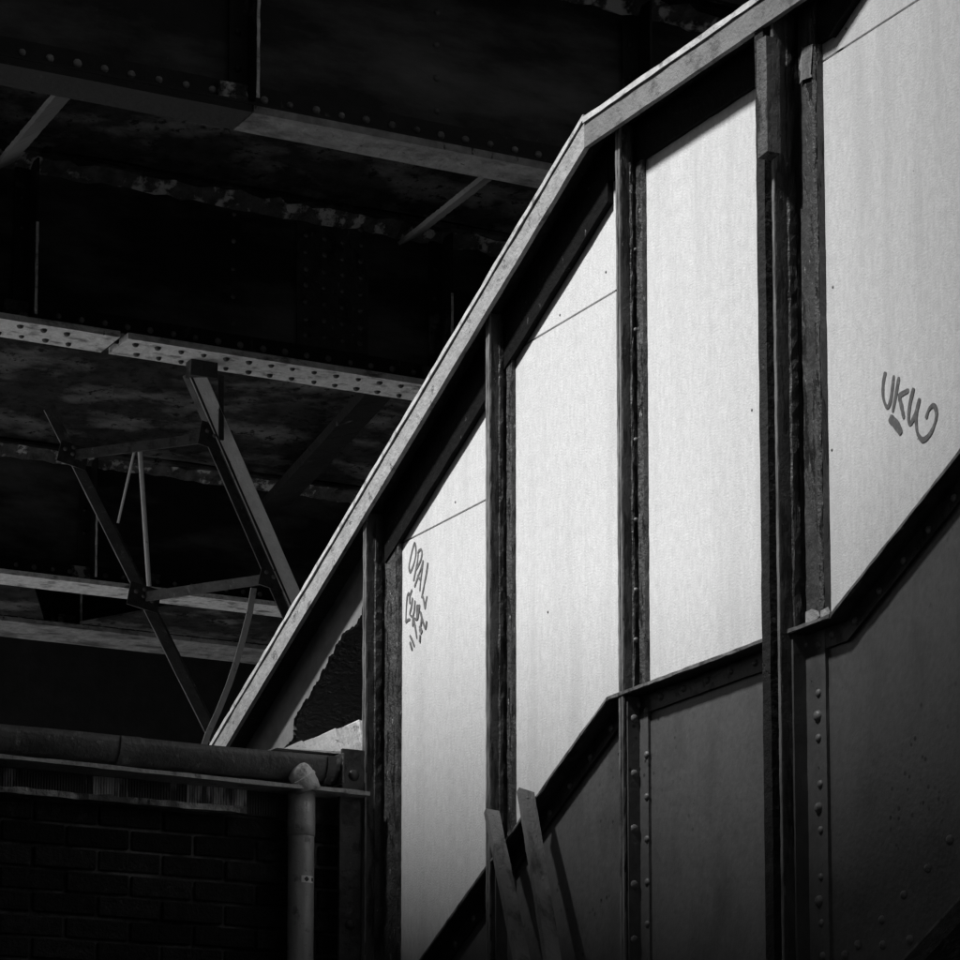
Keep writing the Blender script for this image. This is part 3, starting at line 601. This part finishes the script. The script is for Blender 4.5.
for c, sc in ((A1, 1.), (A2, 1.1), (B1, 1.1), (B2, 1.)):
    bm = bmesh.new(); bar(bm, c+Vector((.016, -.075*sc, .01)), c+Vector((.016, .075*sc, -.02)), .11*sc, .008, (0, 0, 1)); gp = link('gusset', bm, 'iron', RF)
    for dy, dz in ((-.045, .02), (-.005, .0), (.04, -.02), (.0, .035)): place(RIV, 'bolt', c+Vector((.0205, dy, dz)), (1, 0, 0), gp)
bm = bmesh.new(); c1 = onX(140, 452, -7.0); c2 = onX(149, 586, -7.1); tube(bm, [c1, c2], .013, 8); link('rod', bm, 'strut', RF)
bm = bmesh.new(); c1 = onX(135, 448, -6.95); c2 = onX(118, 523, -7.1); tube(bm, [c1, c2], .007, 8); link('rod', bm, 'strut', RF)
bm = bmesh.new(); pts = [onX(x, y, -6.55) for x, y in ((254, 588), (250, 612), (244, 636), (238, 658), (229, 685), (219, 710), (209, 732), (204, 746))]
rings = []
for p in pts: rings.append([p+Vector((0, -.016, 0)), p+Vector((0, .016, 0)), p+Vector((-.006, .016, 0)), p+Vector((-.006, -.016, 0))])
sweep(bm, rings); link('strap', bm, 'strut', RF)
bm = bmesh.new(); bar(bm, onX(221, 375, -6.4), onX(221, 440, -6.4), .025, .012, (0, 1, 0)); link('hanger', bm, 'iron', RF)
bm = bmesh.new(); bar(bm, (-6.42, t0.y-.04, 6.46), (-6.42, t0.y+.10, 6.46), .07, .08, (1, 0, 0)); link('head_cleat', bm, 'iron', RF)
# abutment
bm = bmesh.new(); box(bm, -16.6, -15.9, YA-1.5, YB+4, 0, DZ); tag(link('bridge_abutment', bm, 'farbrick'), 'dark brick abutment wall closing the space under the bridge', 'wall')
bm = bmesh.new(); box(bm, -15.9, 3, YB+.2, YB+.8, 0, DZ+1.2); tag(link('retaining_wall', bm, 'farbrick'), 'dark brick retaining wall far behind the staircase', 'wall')

# ------------------------------------------------------------------ unseen blockers added to shade the stair and cut sky light
WH = thing('shade_building', 'added unseen brick block across the street, shading the lower staircase', 'building', (-1, -9, 0))  # unseen building added to cast soft shade on the lower wall
wz = lambda x: 9.88-.17*x  # roof line sloped to tilt the shadow edge across the panels
bm = bmesh.new(); hexa(bm, [(-3.2, -14, 0), (4, -14, 0), (4, -5.35, 0), (-3.2, -5.35, 0), (-3.2, -14, wz(-3.2)), (4, -14, wz(4)), (4, -5.35, wz(4)), (-3.2, -5.35, wz(-3.2))]); link('wall', bm, 'stock', WH)
bm = bmesh.new(); hexa(bm, [(-3.3, -14.1, wz(-3.3)+.002), (4.1, -14.1, wz(4.1)+.002), (4.1, -5.25, wz(4.1)+.002), (-3.3, -5.25, wz(-3.3)+.002), (-3.3, -14.1, wz(-3.3)+.2), (4.1, -14.1, wz(4.1)+.2), (4.1, -5.25, wz(4.1)+.2), (-3.3, -5.25, wz(-3.3)+.2)]); link('coping', bm, 'ledge', WH)
bm = bmesh.new(); box(bm, .75, 4.05, -9, -5.26, wz(.75)+.05, wz(.75)+.52); link('parapet', bm, 'stock', WH)  # raised block added to deepen shade on the right-hand plates
for k in range(3):
    for zz in (1.2, 5.2):
        bm = bmesh.new(); x = -2.4+k*2.2; box(bm, x, x+1.1, -5.348, -5.33, zz, zz+1.9); wn = link('window', bm, 'glass', WH)
        bm = bmesh.new(); box(bm, x-.06, x+1.16, -5.328, -5.27, zz-.1, zz-.002, .005); link('sill', bm, 'ledge', wn)
SB = thing('sky_blocker', 'added unseen sky blocker high over the street, built as a girder deck', 'bridge', (9, 0, 9))  # unseen deck added to block sky light overhead and behind
bm = bmesh.new(); box(bm, 4.2, 16, -9, 9.5, 9.0, 9.6); link('deck', bm, 'soot', SB)
for x in (4.3, 8.0, 12.0, 15.8):
    bm = bmesh.new(); box(bm, x-.15, x+.15, -9, 9.5, 8.3, 8.998); link('girder', bm, 'soot', SB)
bm = bmesh.new(); box(bm, 16.3, 17, -12, 12, 0, 10); tag(link('sky_blocker_wall', bm, 'farbrick'), 'added unseen dark wall blocking sky light behind the camera', 'wall')  # unseen wall added to cut sky light from behind the camera
ML = thing('shade_tower', 'added unseen tall brick block dimming the right-hand panels', 'building', (4, -16, 0))  # unseen tower added so its soft shadow dims the right side
bm = bmesh.new(); box(bm, 2.15, 8, -22, -14.2, 0, 27); link('wall', bm, 'stock', ML)
bm = bmesh.new(); box(bm, 2.05, 8.1, -22.1, -14.1, 27.002, 27.5); link('coping', bm, 'ledge', ML)
for k in range(5):
    bm = bmesh.new(); box(bm, 3.4, 4.8, -14.198, -14.17, 11+k*3, 12.8+k*3); link('window', bm, 'glass', ML)
